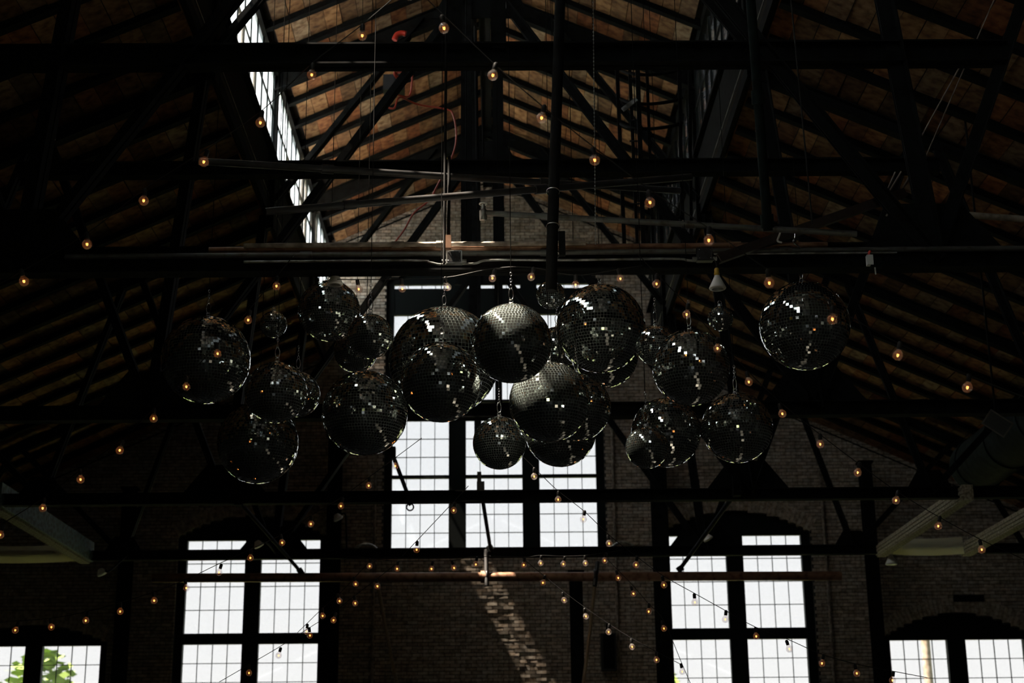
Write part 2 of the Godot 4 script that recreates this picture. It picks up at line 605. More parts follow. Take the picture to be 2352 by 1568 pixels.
func slope_tiles(root: Node3D, side: float, x_in: float, x_out: float, y_of: Callable, z_near: float, z_far: float, pick: Callable, rest: MB, variants: Array, pitch_z: float, bars_from: float) -> void:
	var sl := atan(PITCH)
	var b := Basis(Vector3(0, 0, 1), -side * sl)
	var step := 0.262 * cos(sl)
	var z := z_far
	while z > z_near + 0.1:
		var bar := MB.new()
		var a := Vector3(AX + side * x_in, y_of.call(AX + side * x_in) - 0.05, -z)
		var e := Vector3(AX + side * x_out, y_of.call(AX + side * x_out) - 0.05, -z)
		var fb := bar.frame(a, e)
		bar.box((a + e) * 0.5, Vector3(0.14, 0.014, a.distance_to(e)), fb)
		bar.box((a + e) * 0.5 - fb.x * signf(fb.x.y) * 0.07, Vector3(0.016, 0.115, a.distance_to(e)), fb)
		if z > bars_from:
			part(bar, "tee_bar", M.steel, root)
		var x := x_in + step * 0.5
		while x < x_out - step * 0.3:
			var wx := AX + side * x
			var cen := Vector3(wx, y_of.call(wx) + 0.012 + rng.randf_range(-0.006, 0.006), -z + pitch_z * 0.5)
			var size := Vector3(0.252, 0.05, pitch_z - 0.012)
			var tb := b * Basis(Vector3(1, 0, 0), rng.randf_range(-0.012, 0.012)) * Basis(Vector3(0, 0, 1), rng.randf_range(-0.015, 0.015))
			if pick.call(x, z):
				var o := put(variants[rng.randi() % variants.size()], "roof_tile", M.tile, root, cen)
				o.basis = tb * Basis.from_scale(size)
			else:
				rest.col = tile_col()
				rest.box(cen, size, tb)
			x += step
		z -= pitch_z

func roofs() -> void:
	var ln := WALL + 0.4 - BACK
	var zc := -(WALL + 0.4 + BACK) * 0.5
	var sl := atan(PITCH)
	var variants := []
	for k in 10:
		var b := MB.new()
		b.col = tile_col()
		b.box(Vector3.ZERO, Vector3.ONE)
		variants.append(b.mesh())
	# monitor roof
	var mon := setting("ceiling", "clay tile underside of the raised roof monitor between steel tees", "ceiling")
	var slab := MB.new()
	for s in [-1.0, 1.0]:
		var l := (MW + 0.1) / cos(sl)
		var xm: float = (MW + 0.1) * 0.5
		slab.box(Vector3(AX + s * xm, top_y(AX + xm) + 0.13, zc), Vector3(l, 0.12, ln), Basis(Vector3(0, 0, 1), -s * sl))
	part(slab, "roof_slab", M.roof_slab, mon)
	var rest := MB.new()
	for s in [-1.0, 1.0]:
		slope_tiles(mon, s, 0.05, MW, top_y, 14.0, WALL, func(x, z): return z > 20.4 and x > 0.1 and not (z > 27.5 and s > 0), rest, variants, 0.85, 14.5)
	tag(part(rest, "roof_tiles", M.tile, mon), "clay roof tiles", "", "", "stuff")
	# lower roofs
	var low := setting("ceiling_001", "dim clay tile underside of the sloping lower roofs", "ceiling")
	var slab2 := MB.new()
	var top2 := MB.new()
	for s in [-1.0, 1.0]:
		var x0 := MW
		var x1 := HALF + 0.8
		var l := (x1 - x0) / cos(sl)
		var xm: float = (x0 + x1) * 0.5
		slab2.box(Vector3(AX + s * xm, roof_y(AX + xm) + 0.13, zc), Vector3(l, 0.12, ln), Basis(Vector3(0, 0, 1), -s * sl))
		top2.box(Vector3(AX + s * xm, roof_y(AX + xm) + 0.21, zc), Vector3(l, 0.03, ln), Basis(Vector3(0, 0, 1), -s * sl))
	part(slab2, "roof_slab", M.roof_slab, low)
	part(top2, "roof_covering", M.roof_top, low)
	var rest2 := MB.new()
	for s in [-1.0, 1.0]:
		slope_tiles(low, s, MW + 0.1, HALF, roof_y, 9.0, WALL, func(x, z): return s > 0 and z > 20.0 and x > 3.5 and x < 9.9 and fmod(z, 1.7) < 1.2 and x < 9.0, rest2, variants, 0.85, 9.0)
	tag(part(rest2, "roof_tiles", M.tile, low), "clay roof tiles", "", "", "stuff")
	# curbs and glazing of the monitor
	for s in [-1.0, 1.0]:
		var win := setting("window_6" if s < 0 else "window_7", "grimy daylit clerestory glazing along one flank of the roof monitor" if s < 0 else "painted-over clerestory glazing along the dark flank of the roof monitor", "window")
		var x: float = AX + s * MW
		var curb := MB.new()
		var y0 := roof_y(AX + MW) - 0.1
		curb.box(Vector3(x + s * 0.03, (y0 + CURB) * 0.5, zc), Vector3(0.06, CURB - y0, ln))
		curb.box(Vector3(x, CURB, zc), Vector3(0.16, 0.05, ln))
		part(curb, "curb", M.steel, win)
		var hd := MB.new()
		hd.box(Vector3(x, EAVE - 0.03, zc), Vector3(0.14, 0.18, ln))
		part(hd, "head_rail", M.steel, win)
		var bars := MB.new()
		var pm := BoxMesh.new()
		pm.size = Vector3.ONE
		var z := BACK + 0.1
		var ph := (EAVE - CURB - 0.1) / 2.0
		while z < WALL - 0.1:
			var wdt := 0.55 if z > 9.0 else 2.2
			wdt = minf(wdt, WALL - z)
			bars.box(Vector3(x, (CURB + EAVE) * 0.5, -z), Vector3(0.05, EAVE - CURB, 0.022))
			for q in 2:
				var kind: Material = [M.pane_grime, M.pane_grime, M.pane_dirty, M.pane_dirty, M.pane_dull][rng.randi() % 5]
				if s > 0 and rng.randf() > 0.05: kind = M.pane_painted
				if s < 0 and (rng.randf() < 0.1 or (z > 9.4 and z < 11.8) or (z > 25.2 and z < 26.3)) and z < 28.5: kind = M.pane_clear
				var p := put(pm, "pane", kind, win, Vector3(x, CURB + 0.03 + ph * (q + 0.5), -z - wdt * 0.5))
				p.scale = Vector3(0.005, ph, wdt - 0.01)
			z += wdt
		bars.box(Vector3(x, CURB + ph + 0.02, zc), Vector3(0.04, 0.025, ln))
		part(bars, "glazing_bars", M.sash, win)

# ---------------------------------------------------------------- trusses
func node(x: float, y: float, z: float) -> Vector3:
	return Vector3(AX + x, y, -z)

func truss(z: float, label: String, tie: bool) -> void:
	var t := thing("roof_truss", label, "truss", Vector3.ZERO, "steel roof trusses")
	var b := MB.new()
	b.ibeam(node(-HALF + 0.3, CHORD, z), node(HALF - 0.3, CHORD, z), 0.17, 0.16)
	part(b, "bottom_chord", M.steel, t)
	for s in [-1.0, 1.0]:
		var ty := func(x): return roof_y(AX + x) - 0.22
		b = MB.new()
		b.ibeam(node(s * MW, ty.call(MW), z), node(s * (HALF - 0.2), ty.call(HALF - 0.2), z), 0.16, 0.14)
		part(b, "top_chord", M.steel, t)
		var web := [
			[3.8, CHORD, 0.25, 9.6 + EYE, 0.10], [3.8, CHORD, MW, CURB - 0.1, 0.14], [3.8, CHORD, 5.2, ty.call(5.2), 0.10],
			[6.45, CHORD, 5.45, ty.call(5.45), 0.09], [6.45, CHORD, 8.4, ty.call(8.4), 0.09], [9.5, CHORD, 8.55, ty.call(8.55), 0.08],
			[MW - 0.05, 8.95 + EYE, 1.0, top_y(AX + 1.0) - 0.15, 0.10],
		]
		for w in web:
			b = MB.new()
			b.angle(node(s * w[0], w[1], z), node(s * w[2], w[3], z), w[4])
			part(b, "brace", M.steel, t)
		b = MB.new()
		b.ibeam(node(s * MW, roof_y(AX + MW) - 0.3, z), node(s * MW, EAVE, z), 0.14, 0.12)
		part(b, "monitor_post", M.steel, t)
		b = MB.new()
		b.ibeam(node(s * (MW + 0.1), top_y(AX + MW + 0.1) - 0.24, z), node(0, top_y(AX) - 0.24, z), 0.28, 0.14)
		part(b, "monitor_rafter", M.steel, t)
		# gusset plates with rivet heads
		for g in [[3.8, 0.36, 0.62, 0.50], [6.45, 0.22, 0.34, 0.34]]:
			b = MB.new()
			var cx: float = AX + s * g[0]
			b.prism([Vector2(cx - g[2], CHORD + 0.06), Vector2(cx + g[2], CHORD + 0.06), Vector2(cx + g[1] * 0.75, CHORD + g[3]), Vector2(cx - g[1] * 0.75, CHORD + g[3])], -z - 0.012, -z + 0.012)
			var gp := part(b, "gusset_plate", M.steel, t)
			b = MB.new()
			for q in 5:
				b.sphere(Vector3(cx - g[2] * 0.7 + g[2] * 0.35 * q, CHORD + 0.12, -z + 0.015), 0.014, 4, 8)
			part(b, "rivets", M.steel, gp)
	# ridge post and its plate
	b = MB.new()
	for s in [-1.0, 1.0]:
		b.bar(node(s * 0.19, 6.3 + EYE, z), node(s * 0.19, top_y(AX) - 0.2, z), 0.13, 0.10)
	part(b, "ridge_post", M.steel, t)
	b = MB.new()
	b.prism([Vector2(AX - 0.62, 9.35 + EYE), Vector2(AX + 0.62, 9.35 + EYE), Vector2(AX + 0.3, 9.95 + EYE), Vector2(AX - 0.3, 9.95 + EYE)], -z - 0.012, -z + 0.012)
	part(b, "gusset_plate", M.steel, t)
	b = MB.new()
	b.prism([Vector2(AX - 0.55, top_y(AX) - 0.42), Vector2(AX + 0.55, top_y(AX) - 0.42), Vector2(AX + 0.12, top_y(AX) - 0.1), Vector2(AX - 0.12, top_y(AX) - 0.1)], -z - 0.014, -z + 0.014)
	part(b, "ridge_plate", M.steel, t)
	if tie:
		b = MB.new()
		b.ibeam(node(-4.6, 6.25 + EYE, z), node(4.6, 6.25 + EYE, z), 0.20, 0.16)
		part(b, "tie_beam", M.steel, t)

func steelwork() -> void:
	truss(TRUSS[0], "black steel roof truss whose chord carries the conduits just above the mirror balls", true)
	truss(TRUSS[1], "black steel roof truss whose chord passes straight behind the mirror balls", true)
	truss(TRUSS[2], "black steel roof truss crossing the middle of the high gable window", false)
	truss(TRUSS[3], "black steel roof truss nearest the brick gable, crossing the tops of the arched windows", false)
	var b := MB.new()
	b.ibeam(node(-4.7, 6.27 + EYE, 14.6), node(4.7, 6.27 + EYE, 14.6), 0.15, 0.14)
	tag(part(b, "cross_beam", M.steel), "plain black steel beam crossing under the roof monitor between two trusses", "beam")
	# ridge and flank purlins
	b = MB.new()
	b.ibeam(Vector3(AX, top_y(AX) - 0.22, -11), Vector3(AX, top_y(AX) - 0.22, -WALL), 0.2, 0.12)
	tag(part(b, "ridge_beam", M.steel), "dark ridge beam running along the peak of the roof monitor", "beam")

# ---------------------------------------------------------------- mirror balls
var ball_meshes := {}

func ball_mesh(rows: int) -> Array:           # unit radius
	if ball_meshes.has(rows): return ball_meshes[rows]
	var t := MB.new()
	var h := PI / rows
	for k in rows:
		var lat := -PI / 2 + h * (k + 0.5)
		var num := maxi(3, int(round(TAU * cos(lat) / h)))
		var off := rng.randf() * TAU
		for q in num:
			var lon := off + TAU * q / num
			var nn := Vector3(cos(lat) * cos(lon), sin(lat), cos(lat) * sin(lon))
			var tx := Vector3(-sin(lon), 0, cos(lon))
			var b := Basis(tx, nn.cross(tx) * -1.0, nn)
			b = Basis(tx, rng.randfn(0.0, 0.019)) * Basis(b.y, rng.randfn(0.0, 0.019)) * b
			var w := TAU * cos(lat) / num * 0.88
			t.box(nn * (cos(h * 0.5) * 0.999 - 0.003), Vector3(w, h * 0.88, 0.012), b, true)
	var core := MB.new()
	core.sphere(Vector3.ZERO, 0.997 * cos(h * 0.5), 32, 64)
	ball_meshes[rows] = [t.mesh(), core.mesh()]
	return ball_meshes[rows]

func mirror_ball(px: float, py: float, dpx: float, dia: float, label: String, top_h := 0.0, chain := true) -> void:
	var zc := F * dia / dpx
	var at := PC(px, py, zc)
	var t := thing("mirror_ball", label, "mirror ball", at, "mirror balls hung in a cluster")
	var r := dia * 0.5
	var rows := 46 if dia > 0.68 else (40 if dia > 0.52 else (34 if dia > 0.38 else (28 if dia > 0.27 else 22)))
	var ms := ball_mesh(rows)
	var turn := Basis(Vector3(0, 1, 0), rng.randf() * TAU)
	var core := put(ms[1], "core", M.joint, t)
	core.basis = turn * Basis.from_scale(Vector3.ONE * r)
	var ti := put(ms[0], "mirror_tiles", M.mirror, t)
	ti.basis = turn * Basis.from_scale(Vector3.ONE * r)
	ti.set_meta("kind", "stuff")
	ti.set_meta("label", "small square mirror tiles")
	var c := MB.new()
	c.lathe(Vector3(0, r - 0.004, 0), [Vector2(0.0, 0.022), Vector2(0.016, 0.022), Vector2(0.02, 0.016), Vector2(0.022, 0.0)], 14)
	part(c, "cap", M.galvanised, t)
	c = MB.new()
	c.torus(Vector3(0, r + 0.032, 0), 0.014, 0.0035)
	part(c, "hanging_ring", M.chrome, t)
	var y := r + 0.04
	if chain:
		c = MB.new()
		c.torus(Vector3(0, y + 0.045, 0), 0.019, 0.004, Basis(Vector3(0, 1, 0), 0.5), 2.4)
		part(c, "carabiner", M.chrome, t)
		y += 0.09
		c = MB.new()
		for k in 5:
			c.torus(Vector3(0, y + 0.014 + 0.024 * k, 0), 0.008, 0.0025, Basis(Vector3(0, 1, 0), PI / 2 * (k % 2)), 1.7)
		part(c, "chain", M.chrome, t)
		y += 0.13
	var e := top_h + EYE - at.y
	if top_h == 0.0:
		e = (top_y(at.x) if absf(at.x - AX) < MW else roof_y(at.x)) - 0.04 - at.y
	c = MB.new()
	c.tube([Vector3(0, y, 0), Vector3(0, e, 0)], 0.003, 6)
	part(c, "suspension_wire", M.steel, t)

func mirror_balls() -> void:
	mirror_ball(473, 826, 203, 0.75, "large mirror ball hanging alone at the dark end of the cluster")
	mirror_ball(628, 745, 62, 0.24, "tiny mirror ball between the outermost dark large ball and the roof conduits", 0.0, false)
	mirror_ball(756, 714, 142, 0.55, "medium mirror ball whose top is cut off by the truss chord")
	mirror_ball(850, 772, 104, 0.35, "small mirror ball in front of two others beside the truss-clipped ball", 0.0)
	mirror_ball(817, 806, 100, 0.42, "small mirror ball mostly hidden, its lower rim showing under a small ball")
	mirror_ball(634, 901, 142, 0.5, "medium mirror ball in the middle of the stacked dim trio")
	mirror_ball(683, 906, 104, 0.4, "small mirror ball half hidden behind the medium one of the dim trio")
	mirror_ball(592, 1018, 185, 0.75, "large mirror ball lowest in the dim trio, above an arched window")
	mirror_ball(838, 948, 196, 0.75, "large mirror ball overlapping the edge of the high gable window")
	mirror_ball(1020, 829, 252, 1.0, "largest mirror ball of all, half covered by two balls in front")
	mirror_ball(1013, 878, 184, 0.6, "mirror ball hanging right in front of the largest one")
	mirror_ball(1175, 788, 184, 0.58, "bright sunlit mirror ball at the centre of the cluster")
	mirror_ball(1265, 677, 66, 0.25, "tiny mirror ball above the centre, beside the rigging pole", 0.0, false)
	mirror_ball(1380, 754, 205, 0.80, "large mirror ball high beside the central rigging pole")
	mirror_ball(1390, 815, 152, 0.66, "mirror ball peeping out under the large one beside the rigging pole")
	mirror_ball(1262, 923, 185, 0.62, "mirror ball with a hazy lit crown hanging below the central one", 3.9)
	mirror_ball(1325, 935, 156, 0.55, "mirror ball half hidden behind the hazy-crowned one")
	mirror_ball(1287, 990, 164, 0.62, "lowest mirror ball of the central stack, against the high window")
	mirror_ball(1147, 1017, 122, 0.45, "small mirror ball hanging low against the white lights of the high window")
	mirror_ball(1280, 800, 100, 0.42, "mirror ball glimpsed deep in the gap of the central stack")
	mirror_ball(1587, 844, 177, 0.6, "mirror ball above the low pair in the trio by the brick pier")
	mirror_ball(1507, 793, 94, 0.35, "small mirror ball half hidden between two large ones under the ladder")
	mirror_ball(1530, 993, 160, 0.6, "mirror ball with a smaller ball overlapping its lower edge")
	mirror_ball(1486, 1027, 98, 0.3, "small mirror ball overlapping a bigger one, against the brick pier", 0.0)
	mirror_ball(1693, 982, 162, 0.6, "mirror ball above the gusset plate, nearest the arched brick")
	mirror_ball(1655, 731, 58, 0.20, "tiny mirror ball below the spotlight bulb with the yellow socket", 4.25, false)
	mirror_ball(1848, 748, 206, 0.75, "large mirror ball hanging alone by a carabiner from the sloping channel", 5.35)

# ---------------------------------------------------------------- string lights
var bulb_mesh: ArrayMesh
var fil_mesh: ArrayMesh
var sock_mesh: ArrayMesh

func smooth(p: Array, per := 6) -> Array:
	if p.size() < 3: return p
	var out := []
	for k in p.size() - 1:
		var a: Vector3 = p[maxi(k - 1, 0)]
		var b: Vector3 = p[k]
		var c: Vector3 = p[k + 1]
		var d: Vector3 = p[mini(k + 2, p.size() - 1)]
		for q in per:
			out.append(b.cubic_interpolate(c, a, d, float(q) / per))
	out.append(p[-1])
	return out

func string_lights(pts: Array, zc: float, zc2: float, label: String, ext := 1.0) -> void:
	var w := []
	for k in pts.size():
		w.append(PC(pts[k][0], pts[k][1], lerpf(zc, zc2, float(k) / maxf(1, pts.size() - 1))))
	var t := thing("string_lights", label, "string lights", w[0], "strings of filament bulbs")
	var cord := []
	var lift := Vector3(0, 0.085, 0)
	cord.append(w[0] + lift + (w[0] - w[1]) * ext)
	for q in w:
		cord.append(q + lift + Vector3(0, 0, -0.01))
	cord.append(w[-1] + lift + (w[-1] - w[-2]) * ext)
	for k in cord.size():
		cord[k] -= w[0]
	var mb := MB.new()
	mb.tube(smooth(cord), 0.0035, 5)
	part(mb, "cord", M.cord, t)
	for q in w:
		var o := put(bulb_mesh, "bulb", M.bulb, t, q - w[0])
		o.basis = Basis(Vector3(0, 0, 1), rng.randf_range(-0.3, 0.3)) * Basis(Vector3(1, 0, 0), rng.randf_range(-0.2, 0.2))
		put(fil_mesh, "filament", M.filament, o)
		put(sock_mesh, "socket", M.black, o)

func lights() -> void:
	var mb := MB.new()
	mb.lathe(Vector3.ZERO, [Vector2(0.0, -0.031), Vector2(0.012, -0.0285), Vector2(0.022, -0.022), Vector2(0.029, -0.010), Vector2(0.031, 0.0), Vector2(0.029, 0.011), Vector2(0.022, 0.022), Vector2(0.014, 0.031), Vector2(0.012, 0.04)], 18)
	bulb_mesh = mb.mesh()
	mb = MB.new()
	mb.tube([Vector3(-0.004, 0.008, 0), Vector3(-0.004, -0.004, 0.002), Vector3(0.0, -0.008, 0), Vector3(0.004, -0.003, -0.002), Vector3(0.004, 0.008, 0)], 0.0026, 6)
	fil_mesh = mb.mesh()
	mb = MB.new()
	mb.lathe(Vector3.ZERO, [Vector2(0.0, 0.036), Vector2(0.015, 0.037), Vector2(0.0155, 0.075), Vector2(0.008, 0.085), Vector2(0.0, 0.086)], 12)
	sock_mesh = mb.mesh()
	string_lights([[55, 646], [200, 561], [330, 461], [468, 372], [598, 282], [716, 172], [832, 82], [940, -10]], 9.7, 9.7, "string of bulbs climbing through the dark roof past the clerestory glazing")
	string_lights([[915, -40], [1020, 65], [1132, 173], [1244, 271], [1366, 368], [1493, 465], [1628, 552], [1767, 650], [1912, 733], [2062, 816], [2222, 890], [2390, 955]], 9.0, 9.0, "string of bulbs slanting from the roof monitor past the lone carabiner ball")
	string_lights([[0, 1228], [98, 1167], [185, 1101], [275, 1034], [353, 961], [428, 888], [500, 812], [570, 735], [635, 657]], 12.0, 11.6, "string of orange bulbs rising from the timber joists to the dark end of the cluster", 0.6)
	string_lights([[1508, 652], [1577, 722], [1648, 800], [1720, 877], [1797, 950], [1884, 1020], [1970, 1085], [2058, 1149], [2155, 1208], [2255, 1262], [2360, 1310]], 11.2, 12.5, "string of orange bulbs falling past the brick arch towards the timber joists", 0.6)
	string_lights([[824, 664], [924, 663], [1028, 659], [1131, 639], [1220, 636], [1322, 654], [1425, 640]], 12.2, 12.2, "level string of bulbs along the truss chord just above the mirror balls", 0.5)
	string_lights([[35, 1447], [118, 1440], [197, 1425], [276, 1404], [354, 1379], [428, 1350], [503, 1314], [575, 1281], [648, 1246], [714, 1203], [783, 1162], [847, 1115], [908, 1070]], 14.2, 14.8, "string of bulbs rising across the top of the arched window below the dim trio")
	string_lights([[1042, 1172], [957, 1262]], 14.5, 14.5, "short pair of bulbs hanging before the mullions of the high window", 0.4)
	string_lights([[1227, 1094], [1282, 1147], [1340, 1192], [1399, 1248], [1461, 1297], [1525, 1343], [1596, 1383], [1666, 1422], [1737, 1461], [1813, 1490], [1888, 1523], [1968, 1546], [2050, 1562]], 14.4, 14.0, "string of clear bulbs falling across the arched window under the brick arch")
	string_lights([[849, 1300], [912, 1306], [991, 1306], [1043, 1304], [1093, 1296], [1203, 1297], [1242, 1293], [1294, 1295], [1345, 1293], [1389, 1287]], 16.4, 16.4, "level string of bulbs just above the long copper pipe")
	string_lights([[867, 1346], [816, 1385], [766, 1424], [712, 1459], [640, 1505], [572, 1545]], 16.0, 15.5, "string of bulbs falling from the pipe across the lower lights of the arched window")
	string_lights([[817, 1341], [780, 1380], [741, 1414], [704, 1450]], 16.4, 16.4, "short string of four small orange bulbs beside the dark window frame", 0.9)
	string_lights([[1247, 1338], [1296, 1378], [1346, 1415], [1398, 1451], [1452, 1485], [1508, 1515]], 16.0, 15.5, "string of bulbs falling in front of the hanging loudspeaker")
	string_lights([[1420, 1327], [1455, 1363], [1490, 1404], [1525, 1443], [1567, 1542]], 16.4, 15.8, "string of bulbs falling from the pipe beside the steel wall post")

# ---------------------------------------------------------------- pipes, rigging, fittings
func pipe(pts: Array, r: float, called: String, m: Material, label: String, category := "pipe") -> MeshInstance3D:
	var b := MB.new()
	b.tube(pts, r, 14)
	var o := part(b, called, m)
	tag(o, label, category)
	return o

func coupled_pipe(pts: Array, r: float, called: String, m: Material, label: String, spots: Array) -> void:
	var t := thing(called, label, "pipe", pts[0])
	var q := []
	for p in pts: q.append(p - pts[0])
	var b := MB.new()
	b.tube(q, r, 14)
	part(b, "barrel", m, t)
	for s in spots:
		var c := MB.new()
		var d: Vector3 = (q[-1] - q[0])
		var k: Vector3 = q[0] + d * s
		c.tube([k - d.normalized() * 0.05, k + d.normalized() * 0.05], r * 1.35, 14)
		part(c, "coupling", m, t)

func line(a: Vector3, b: Vector3, sag := 0.0, num := 10) -> Array:
	var out := []
	for k in num + 1:
		var t := float(k) / num
		out.append(a.lerp(b, t) - Vector3(0, sag * 4.0 * t * (1.0 - t), 0))
	return out

func services() -> void:
	# the bundle of pipes and conduits on the near truss
	var zd := 11.85
	coupled_pipe([P(560, 564, zd), P(1345, 558, zd)], 0.020, "steam_pipe", M.lagging, "thin brownish lagged pipe uppermost in the bundle above the mirror balls", [0.45, 0.58])
	coupled_pipe([P(480, 574, zd + 0.06), P(1900, 562, zd + 0.06)], 0.024, "sprinkler_pipe", M.pipe_copper, "tan pipe second from the top in the bundle above the mirror balls", [0.3, 0.6, 0.85])
	coupled_pipe([P(150, 590, zd + 0.02), P(2352, 570, zd + 0.02)], 0.022, "water_pipe", M.pipe, "grey pipe running the full width of the bundle above the mirror balls", [0.25, 0.5, 0.75])
	pipe(smooth([P(560, 601, zd), P(940, 598, zd), P(985, 602, zd), P(1010, 607, zd), P(1040, 606, zd), P(1090, 605, zd), P(1130, 597, zd), P(1300, 597, zd), P(1540, 594, zd), P(1580, 598, zd), P(1605, 599, zd)]), 0.010, "conduit", M.galvanised, "thin bent conduit running into the junction box at the middle of the truss", "conduit")
	pipe([P(1640, 583, zd), P(2060, 580, zd)], 0.008, "conduit", M.galvanised, "thin straight conduit between the second junction box and the white sensor", "conduit")
	pipe([P(2090, 484, 15.0), P(2352, 503, 15.0)], 0.035, "pipe_run", M.lagging, "dusty pipe in the dark roof beyond the pale hanging cables")
	pipe([P(2170, 577, 13.0), P(2352, 575, 13.0)], 0.008, "conduit", M.galvanised, "thin conduit catching light at the dark end of the near truss", "conduit")
	for q in [[1043, 592, "grey steel junction box with open conduits at the middle of the near truss"], [1618, 586, "dark junction box beside the sloping channel on the near truss"]]:
		var at := P(q[0], q[1], zd - 0.03)
		var t := thing("junction_box", q[2], "junction box", at)
		var b := MB.new()
		b.box(Vector3.ZERO, Vector3(0.13, 0.11, 0.06))
		part(b, "box_body", M.galvanised if q[0] < 1200 else M.pipe_dark, t)
		b = MB.new()
		b.box(Vector3(0, 0, 0.034), Vector3(0.11, 0.09, 0.008))
		part(b, "cover", M.pipe_dark, t)
		b = MB.new()
		for s in [-1.0, 1.0]:
			b.tube([Vector3(s * 0.06, -0.03, 0.0), Vector3(s * 0.10, -0.03, 0.0)], 0.016, 10)
		part(b, "connectors", M.galvanised, t)
		b = MB.new()
		for sx in [-1.0, 1.0]:
			for sy in [-1.0, 1.0]:
				b.sphere(Vector3(sx * 0.045, sy * 0.036, 0.039), 0.005, 4, 8)
		part(b, "screws", M.chrome, t)
	# scaffold tubes rigged across the roof
	coupled_pipe([P(455, 370, 11.4), P(1562, 438, 12.6)], 0.029, "scaffold_tube", M.pipe_dark, "long dark scaffold tube falling gently under the roof monitor", [0.25, 0.7])
	coupled_pipe([P(610, 486, 11.0), P(1588, 406, 12.2)], 0.029, "scaffold_tube", M.pipe_dark, "long scaffold tube rising under the monitor, crossing the falling one", [0.18, 0.62])
	coupled_pipe([P(1115, 489, 11.7), P(1968, 537, 11.5)], 0.024, "scaffold_tube", M.pipe, "shorter grey scaffold tube running to the sloping channel", [0.17, 0.55])
	# rigging pole with shackles
	var pole := thing("rigging_pole", "black rigging pole with shackles standing through the centre of the cluster", "pole", P(1268, 640, 11.5))
	var o := pole.position
	var b := MB.new()
	b.tube([P(1266, 668, 11.5) - o, P(1268, 560, 11.5) - o, P(1288, -40, 11.9) - o], 0.045, 16)
	part(b, "shaft", M.steel, pole)
	for y in [440, 520, 585]:
		b = MB.new()
		b.torus(P(1270, y, 11.52) - o, 0.05, 0.006, Basis(Vector3(1, 0, 0), PI / 2 - 0.3))
		part(b, "shackle", M.chrome, pole)
	b = MB.new()
	b.box(P(1291, 560, 11.46) - o, Vector3(0.05, 0.2, 0.05))
	part(b, "clamp_arm", M.steel, pole)
	var rod := thing("hanger_rod", "thin twin hanger rod with a coupler beside the red extension cord", "rod", P(1024, 605, 11.75))
	o = rod.position
	b = MB.new()
	b.tube([P(1020, 605, 11.75) - o, P(1026, -20, 11.9) - o], 0.012, 8)
	b.tube([P(1030, 545, 11.78) - o, P(1032, 360, 11.85) - o], 0.014, 8)
	part(b, "rod", M.steel, rod)
	b = MB.new()
	b.box(P(1030, 556, 11.74) - o, Vector3(0.045, 0.11, 0.045))
	part(b, "coupler", M.pipe_copper, rod)
	for q in [[1070, -10, 1070, 545, 0.007], [1092, 60, 1098, 480, 0.018], [1108, 200, 1110, 360, 0.012]]:
		pipe([P(q[0], q[1], 16.0), P(q[2], q[3], 16.0)], q[4], "drop_rod", M.steel, "dark drop rod beside the ridge posts, %s" % ["thinnest of three", "thickest of three", "shortest of three"][0 if q[4] < 0.01 else (1 if q[4] > 0.015 else 2)], "rod")
	# round downpipe and the black cable beside it
	coupled_pipe([P(1722, -30, 10.0), P(1764, 530, 10.6)], 0.036, "downpipe", M.duct, "round grey downpipe in the dark roof above the sloping channel", [0.45, 0.96])
	pipe([P(1815, -20, 10.5), P(1866, 515, 11.0)], 0.006, "cable", M.cord, "single black cable hanging beside the grey downpipe", "cable")
	# bead chain
	var ch := MB.new()
	var c0 := P(1362, -20, 10.2)
	var c1 := P(1368, 560, 10.9)
	for k in 70:
		ch.sphere(c0.lerp(c1, k / 69.0), 0.006, 4, 6)
	ch.tube([c0, c1], 0.002, 5)
	tag(part(ch, "bead_chain", M.galvanised), "long thin bead chain hanging past a bulb under the roof monitor", "chain")
	# sloping channel carrying the lone ball
	var chn := thing("steel_channel", "brown steel channel sloping up beside the lone carabiner ball", "channel", P(1650, 596, 11.6))
	o = chn.position
	b = MB.new()
	var ca := P(1652, 592, 11.6) - o
	var cb := P(2080, 440, 12.4) - o
	b.bar(ca, cb, 0.075, 0.012)
	var fb := b.frame(ca, cb)
	for s in [-1.0, 1.0]:
		b.box((ca + cb) * 0.5 + fb.x * s * 0.034 - fb.y * 0.02, Vector3(0.008, 0.045, ca.distance_to(cb)), fb)
	part(b, "rail", M.steel_brown, chn)
	b = MB.new()
	b.tube(smooth([P(1796, 522, 11.66) - o, P(1790, 540, 11.6) - o, P(1786, 553, 11.6) - o, P(1796, 557, 11.6) - o]), 0.008, 8)
	part(b, "strap", M.white, chn, "pale strap")
	b = MB.new()
	b.tube(smooth([P(1825, 522, 11.62) - o, P(1826, 545, 11.6) - o, P(1822, 555, 11.6) - o, P(1833, 565, 11.6) - o, P(1839, 570, 11.6) - o]), 0.006, 8)
	part(b, "hook", M.chrome, chn)
	# pale cables high on the dark side
	for q in [[2283, 0, 2100, 420, 0.006, "longest of the pale cables slanting through the dark roof"], [2205, 152, 2096, 350, 0.007, "pale cable beside the longest one, ending above the truss"], [2056, 395, 2030, 455, 0.007, "outer short pale cable end above the sloping channel"], [2070, 394, 2038, 448, 0.009, "inner thick short pale cable end above the sloping channel"], [2095, 394, 2068, 440, 0.008, "short pale cable end nearest the channel's tip"], [2052, 470, 2036, 496, 0.010, "stubby pale cable end just below the channel's tip"]]:
		pipe([P(q[0], q[1], 13.5), P(q[2], q[3], 13.5)], q[4], "hanging_cable", M.lagging, q[5], "cable")
	# red extension cord with its coil
	var cord := thing("extension_cord", "red extension cord looping down the braces of the roof monitor", "cord", P(920, 160, 20.0))
	o = cord.position
	b = MB.new()
